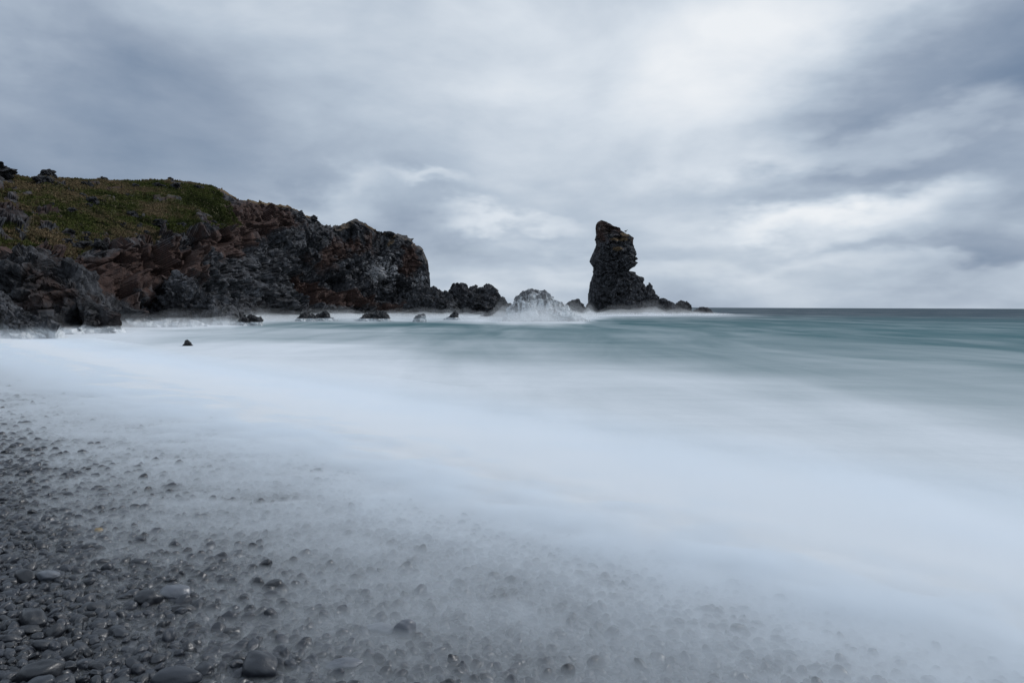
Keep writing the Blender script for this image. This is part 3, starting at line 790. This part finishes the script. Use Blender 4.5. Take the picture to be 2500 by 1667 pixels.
def build_pebbles():
    nvar = 14
    r = np.random.default_rng(77)
    var, vdims = [], []
    for i in range(nvar):
        dims = (1.0, r.uniform(0.66, 0.92), r.uniform(0.50, 0.82))
        var.append(pebble_mesh(i, M_peb, dims)); vdims.append(np.array(dims))
    pts, size = [], []
    def scatter(d0, d1, sp, mean, sig, lift):
        xs = np.arange(-24, 9, sp); ys = np.arange(0.9, 27, sp)
        X, Y = np.meshgrid(xs, ys)
        X = X + r.uniform(-.5, .5, X.shape) * sp; Y = Y + r.uniform(-.5, .5, Y.shape) * sp
        D = np.hypot(X, Y); s = shore_s(X, Y)
        k = (D > d0) & (D <= d1) & (np.abs(X) < 0.86 * Y + 0.7) & (s < 5.2) & (s > -9)
        X, Y = X[k], Y[k]
        sz = mean * np.exp(r.normal(0, sig, X.shape))
        sz = np.clip(sz, mean * 0.5, mean * 2.6)
        Z = beach_z(X, Y) - 0.03 + sz * lift
        pts.append(np.stack([X, Y, Z], -1)); size.append(sz)
    scatter(0, 7, 0.035, 0.0225, 0.24, 0.30)
    scatter(0, 7, 0.050, 0.0255, 0.20, 0.85)
    scatter(0, 7, 0.36, 0.037, 0.2, 0.6)
    scatter(7, 13, 0.046, 0.028, 0.24, 0.30)
    scatter(7, 13, 0.068, 0.032, 0.2, 0.85)
    scatter(7, 13, 0.42, 0.044, 0.2, 0.6)
    scatter(13, 27, 0.068, 0.040, 0.24, 0.30)
    scatter(13, 27, 0.13, 0.044, 0.2, 0.6)
    P = np.concatenate(pts); S = np.concatenate(size)
    n = len(P)
    rot = np.stack([r.normal(0, 0.45, n), r.normal(0, 0.45, n), r.uniform(0, 6.283, n)], -1)
    scl = S[:, None] * np.stack([r.uniform(0.9, 1.25, n), r.uniform(0.9, 1.1, n), r.uniform(0.85, 1.2, n)], -1)
    idx = r.integers(0, nvar, n)
    # singled-out stones: (px, py, half length, dims, yaw, tilt, mesh material, label)
    special = [
        (240, 1290, 0.032, (1.0, .8, .55), 0.3, 0.1, M_ochre, 'small ochre yellow pebble among the black ones at lower left'),
        (425, 1447, 0.085, (1.0, .62, .5), -0.2, 0.15, M_palep, 'large smooth pale grey oval stone at lower left'),
        (360, 1462, 0.062, (1.0, .8, .72), 0.2, 0.1, M_peb, 'rounded dark stone just left of the large pale oval stone'),
        (632, 1630, 0.082, (1.0, .72, .66), -0.3, 0.2, M_peb, 'big humped black stone near the bottom edge'),
        (932, 1530, 0.085, (1.0, .5, .26), -0.15, 0.05, M_palep, 'long flat pale grey stone lying in the swash'),
        (990, 1540, 0.055, (1.0, .85, .95), 0.5, 0.1, M_palep, 'upright rounded grey stone beside the long flat pale stone'),
        (840, 1614, 0.075, (1.0, .5, .3), 0.2, -0.1, M_palep, 'flat grey slab shaped stone close to the bottom edge'),
        (118, 1403, 0.055, (1.0, .7, .6), 0.1, 0.1, M_palep, 'smooth slate grey stone among black pebbles at the left'),
        (430, 1655, 0.085, (1.0, .6, .55), 0.2, 0.0, M_peb, 'broad black stone cut by the bottom edge'),
        (100, 1645, 0.075, (1.0, .7, .62), 0.4, 0.1, M_peb, 'big black stone in the dark lower left corner'),
        (80, 1512, 0.070, (1.0, .7, .68), -0.6, 0.3, M_peb, 'tall tilted black stone near the left edge'),
    ]
    ban = np.zeros(n, bool)
    for q, (px, py, hl, dims, yaw, tilt, mat, lab) in enumerate(special):
        d = ray(px, py)
        t = 3.0
        for _ in range(20):
            p = d * t
            t *= (CAM_Z - (beach_z(np.array([p[0]]), np.array([p[1]]))[0] + 0.02)) / (-p[2])
        p = d * t
        z = beach_z(np.array([p[0]]), np.array([p[1]]))[0] + hl * dims[2] * 0.45
        o = obj('pebble', pebble_mesh(40 + q, mat, dims), label=lab, cat='pebble', group='pebbles on the beach')
        o.location = (p[0], p[1], z)
        o.scale = (hl,) * 3
        o.rotation_euler = (tilt, tilt * 0.5, yaw)
        dd = np.hypot(P[:, 0] - p[0], P[:, 1] - p[1])
        ban |= (dd < hl * 0.95) & (S > 0.03)
    keep = ~ban
    P, S, rot, scl, idx = P[keep], S[keep], rot[keep], scl[keep], idx[keep]
    n = len(P)
    # the stones that show largest in the picture become single objects
    rel = (P - np.array([0, 0, CAM_Z])) @ CM3
    ppx = 1250 + F_PX * rel[:, 0] / -rel[:, 2]; ppy = 833.5 - F_PX * rel[:, 1] / -rel[:, 2]
    vis = (ppx > 0) & (ppx < 2500) & (ppy < 1667) & (ppy > 800)
    clear = np.clip(1.3 - 0.30 * np.maximum(shore_s(P[:, 0], P[:, 1]), 0), 0.2, 1.3)
    app = np.where(vis, S / np.hypot(P[:, 0], P[:, 1]) * clear, 0)
    order = np.argsort(-app)
    single = order[:285]
    big_cut = app[order[70]]
    src = []
    for q in single:
        s = shore_s(P[q, 0], P[q, 1])
        dm = scl[q] * vdims[idx[q]]
        shape = 'flat' if dm[2] < 0.52 * dm[0] else ('long' if dm[1] < 0.74 * dm[0] else 'rounded')
        veil = 'clear of the swash' if s < -0.1 else ('in thin swash' if s < 1.0 else 'deep in milky swash')
        cx, cy = ppx[q], ppy[q]
        col = 'at the left edge' if cx < 250 else 'left of centre' if cx < 800 else 'near the middle' if cx < 1500 else 'towards the right'
        row = 'by the bottom edge' if cy > 1560 else 'in the foreground' if cy > 1330 else 'farther up the beach'
        big = 'big' if app[q] > big_cut else 'medium'
        lab = f'{big} {shape} dark pebble {veil}, {row}, {col}'
        o = obj('pebble', var[idx[q]], label=lab, cat='pebble', group='pebbles on the beach')
        o.location = tuple(P[q]); o.rotation_euler = tuple(rot[q]); o.scale = tuple(scl[q])
    by = {}
    for o in COL.objects:
        if o.name.startswith('pebble') and o.data in var:
            by.setdefault(o.data.name, o)
    src = [by[k] for k in sorted(by)]
    rest = np.ones(n, bool); rest[single] = False
    P, rot, scl, idx = P[rest], rot[rest], scl[rest], idx[rest]
    me = bpy.data.meshes.new('pebble_bank')
    me.vertices.add(len(P)); me.vertices.foreach_set('co', P.astype(np.float32).ravel())
    for nm, arr, ty, key in (('rot', rot, 'FLOAT_VECTOR', 'vector'), ('scl', scl, 'FLOAT_VECTOR', 'vector'), ('pick', idx, 'INT', 'value')):
        a = me.attributes.new(nm, ty, 'POINT')
        a.data.foreach_set(key, (arr.astype(np.int32) if ty == 'INT' else arr.astype(np.float32)).ravel())
    bank = obj('pebble_bank', me, label='bank of countless wet black pebbles covering the beach', cat='pebbles', kind='stuff')
    ng = bpy.data.node_groups.new('pebble_bank', 'GeometryNodeTree')
    ng.interface.new_socket('Geometry', in_out='INPUT', socket_type='NodeSocketGeometry')
    ng.interface.new_socket('Geometry', in_out='OUTPUT', socket_type='NodeSocketGeometry')
    gi = ng.nodes.new('NodeGroupInput'); go = ng.nodes.new('NodeGroupOutput')
    iop = ng.nodes.new('GeometryNodeInstanceOnPoints')
    jn = ng.nodes.new('GeometryNodeJoinGeometry')
    for o in src:
        oi = ng.nodes.new('GeometryNodeObjectInfo')
        oi.inputs['Object'].default_value = o
        oi.inputs['As Instance'].default_value = True
        oi.transform_space = 'ORIGINAL'
        ng.links.new(oi.outputs['Geometry'], jn.inputs[0])
    def na(nm, ty):
        a = ng.nodes.new('GeometryNodeInputNamedAttribute')
        a.data_type = ty
        a.inputs['Name'].default_value = nm
        return a.outputs['Attribute']
    ng.links.new(gi.outputs[0], iop.inputs['Points'])
    ng.links.new(jn.outputs[0], iop.inputs['Instance'])
    iop.inputs['Pick Instance'].default_value = True
    ng.links.new(na('pick', 'INT'), iop.inputs['Instance Index'])
    e2r = ng.nodes.new('FunctionNodeEulerToRotation')
    ng.links.new(na('rot', 'FLOAT_VECTOR'), e2r.inputs[0])
    ng.links.new(e2r.outputs[0], iop.inputs['Rotation'])
    ng.links.new(na('scl', 'FLOAT_VECTOR'), iop.inputs['Scale'])
    ng.links.new(iop.outputs[0], go.inputs[0])
    mod = bank.modifiers.new('pebbles', 'NODES')
    mod.node_group = ng
    print('pebbles', n)
build_pebbles()

# ------------------------------------------------------------------ milky swash over the pebbles
def volume_material(name, density, color, aniso=0.0):
    m, g = material(name)
    v = g.n('ShaderNodeVolumePrincipled')
    v.inputs['Color'].default_value = tuple(color) + (1.0,)
    v.inputs['Density'].default_value = density
    v.inputs['Anisotropy'].default_value = aniso
    o = g.n('ShaderNodeOutputMaterial')
    g.put(o.inputs['Volume'], v.outputs[0])
    return m

def build_swash():
    u = np.linspace(-3.2, 10.0, 200)
    a = np.concatenate([np.linspace(-5, 8, 240, endpoint=False), np.geomspace(8, 46, 120)])
    S, A = np.meshgrid(u, a, indexing='ij')
    X, Y = shore_xy(S, A)
    P = np.stack([X, Y, X * 0], -1)
    bz = beach_z(X, Y)
    # depth of the moving water film averaged over the swash; deeper to seaward
    reach = 0.085 * np.maximum(np.hypot(X, Y) - 4.0, 0)          # the surge runs farther up towards the cove
    e = S + 0.5 * fbm(P * 0.5, 3, 81) + np.minimum(reach, 1.8)
    depth = np.interp(e, [-3.0, -1.5, -0.8, -0.2, 0.4, 1.0, 2.0, 3.0, 4.2, 5.5, 8.0], [-0.06, -0.036, -0.012, 0.008, 0.028, 0.050, 0.088, 0.13, 0.17, 0.25, 0.25])
    depth *= 1 + 0.5 * fbm(P * np.array([2.2, 2.2, 0]), 3, 83) + 0.45 * fbm(P * 0.8, 2, 84)
    over_sea = 0.12 * np.clip((S - 2.5) / 1.5, 0, 1) * np.clip((9.8 - S) / 5.6, 0, 1) ** 1.6 * (1 + 0.3 * fbm(P * 0.8, 2, 84)) - 0.01
    top = np.where(S < 4.2, np.maximum(bz + depth, over_sea), over_sea)
    k_ = np.clip((S - 3.4) / 1.6, 0, 1)
    top = (1 - k_) * np.maximum(bz + depth, over_sea) + k_ * over_sea
    edge = np.clip((S + 3.2) / 0.4, 0, 1) * np.clip((10.0 - S) / 1.0, 0, 1)
    bot = np.minimum(bz - 0.06, top - 0.005)
    bot = np.minimum(bot, -0.05 + 0 * bot) if False else bot
    M = volume_material('milky_swash', 5.4, (0.905, 0.952, 0.995), 0.0)
    me = closed_sheet('swash', np.stack([X, Y, top], -1), np.stack([X, Y, bot], -1), M)
    core = np.interp(S + 0.45 * fbm(P * 0.6, 3, 86) + np.minimum(reach, 1.8) * 0.8, [1.35, 2.1, 2.9, 3.7, 4.7], [-0.02, 0.004, 0.045, 0.12, 0.20])
    ctop = (1 - k_) * (bz + core * (1 + 0.4 * fbm(P * 1.6, 3, 88))) + k_ * (0.14 * np.clip((8.0 - S) / 3.6, 0, 1) ** 1.2 - 0.012)
    M2 = volume_material('thick_foam', 13.0, (0.981, 0.989, 0.996), 0.0)
    cb = np.minimum(bz - 0.08, ctop - 0.004)
    obj('foam_sheet', closed_sheet('foam_sheet', np.stack([X, Y, ctop], -1), np.stack([X, Y, cb], -1), M2),
        label='thick white sheet of foam where the swash meets the sea', cat='foam', kind='stuff')
    obj('swash', me, label='milky film of swash smoothed over the pebbles at the waterline', cat='swash', kind='stuff')
build_swash()

# ------------------------------------------------------------------ spray hanging round the rocks
def build_spray():
    px = np.linspace(-200, 1800, 420)
    dd = np.geomspace(24, 240, 220)
    PXg, Dg = np.meshgrid(px, dd, indexing='ij')
    d = ray(px, np.full_like(px, 770.0)); kx = (d[:, 0] / d[:, 1])[:, None]
    X = kx * Dg; Y = Dg
    P = np.stack([X, Y, X * 0], -1)
    base = np.interp(PXg, [-400, 0, 200, 400, 560, 640, 800, 1000, 1100, 1240, 1330, 1420, 1480, 1560, 1800], [34, 38, 52, 64, 70, 92, 112, 130, 120, 94, 92, 100, 190, 194, 196])
    ht = np.interp(PXg, [-200, 0, 150, 300, 420, 560, 640, 800, 1000, 1200, 1260, 1330, 1400, 1470, 1600, 1660, 1740, 1800], [0.4, 0.45, 0.6, 0.8, 1.0, 0.9, 0.9, 0.9, 0.9, 1.1, 3.0, 2.8, 1.8, 1.2, 2.4, 1.5, 0.6, 0])
    w = np.interp(PXg, [0, 600, 1200, 1500, 1800], [9, 10, 11, 16, 14])
    r = (Y - base) / w
    h = ht * np.where(r < 0, np.exp(-r * r), np.exp(-(r / 2.2) ** 2))
    h *= np.clip(0.75 + 1.2 * fbm(P * np.array([0.12, 0.06, 0]), 3, 95) + 0.7 * fbm(P * np.array([0.35, 0.15, 0]), 2, 96), 0.15, 3)
    for f, dens, lab in ((1.0, 0.06, 'dense white spray hanging low over the surf at the foot of the rocks'),
                         (1.9, 0.010, 'thin veil of drifting spray above the surf at the foot of the rocks')):
        top = np.maximum(h, 0) * f - 0.05
        M = volume_material('sea_spray', dens, (0.98, 0.987, 0.994), 0.1)
        bot = np.full_like(top, -0.3 - 0.1 * f)
        me = closed_sheet('sea_spray', np.stack([X, Y, top], -1), np.stack([X, Y, bot], -1), M)
        obj('sea_spray', me, label=lab, cat='spray', kind='stuff')
build_spray()

# ------------------------------------------------------------------ seabird on the stack
def build_bird():
    m, g = material('dark_plumage')
    principled(g, (0.03, 0.03, 0.032), 0.7, 0.3)
    p = at(1528, 567, 199.0)
    root = obj('seabird', None, label='tiny dark seabird perched on the right shoulder of the stack top', cat='bird')
    root.location = tuple(p)
    V, F = ICO
    B = V * np.array([0.34, 0.17, 0.18])
    B[:, 2] += 0.30 + 0.25 * np.clip(B[:, 0], 0, 1)
    tail = np.clip(-B[:, 0] - 0.15, 0, 1); B[:, 0] -= tail * 0.8; B[:, 1] *= 1 - tail
    neck = np.clip(B[:, 0] - 0.2, 0, 1); B[:, 2] += neck * 2.0
    obj('body', mesh_raw('bird_body', B, F, m), root)
    H = V * np.array([0.11, 0.09, 0.09]) + np.array([0.36, 0, 0.62]); bk = np.clip(H[:, 0] - 0.44, 0, 1); H[:, 0] += bk * 3
    obj('head', mesh_raw('bird_head', H, F, m), root)
    for s in (-1, 1):
        L = V * np.array([0.03, 0.03, 0.24]) + np.array([0.02, 0.06 * s, -0.02])
        obj('leg', mesh_raw('bird_leg', L, F, m), root)
build_bird()
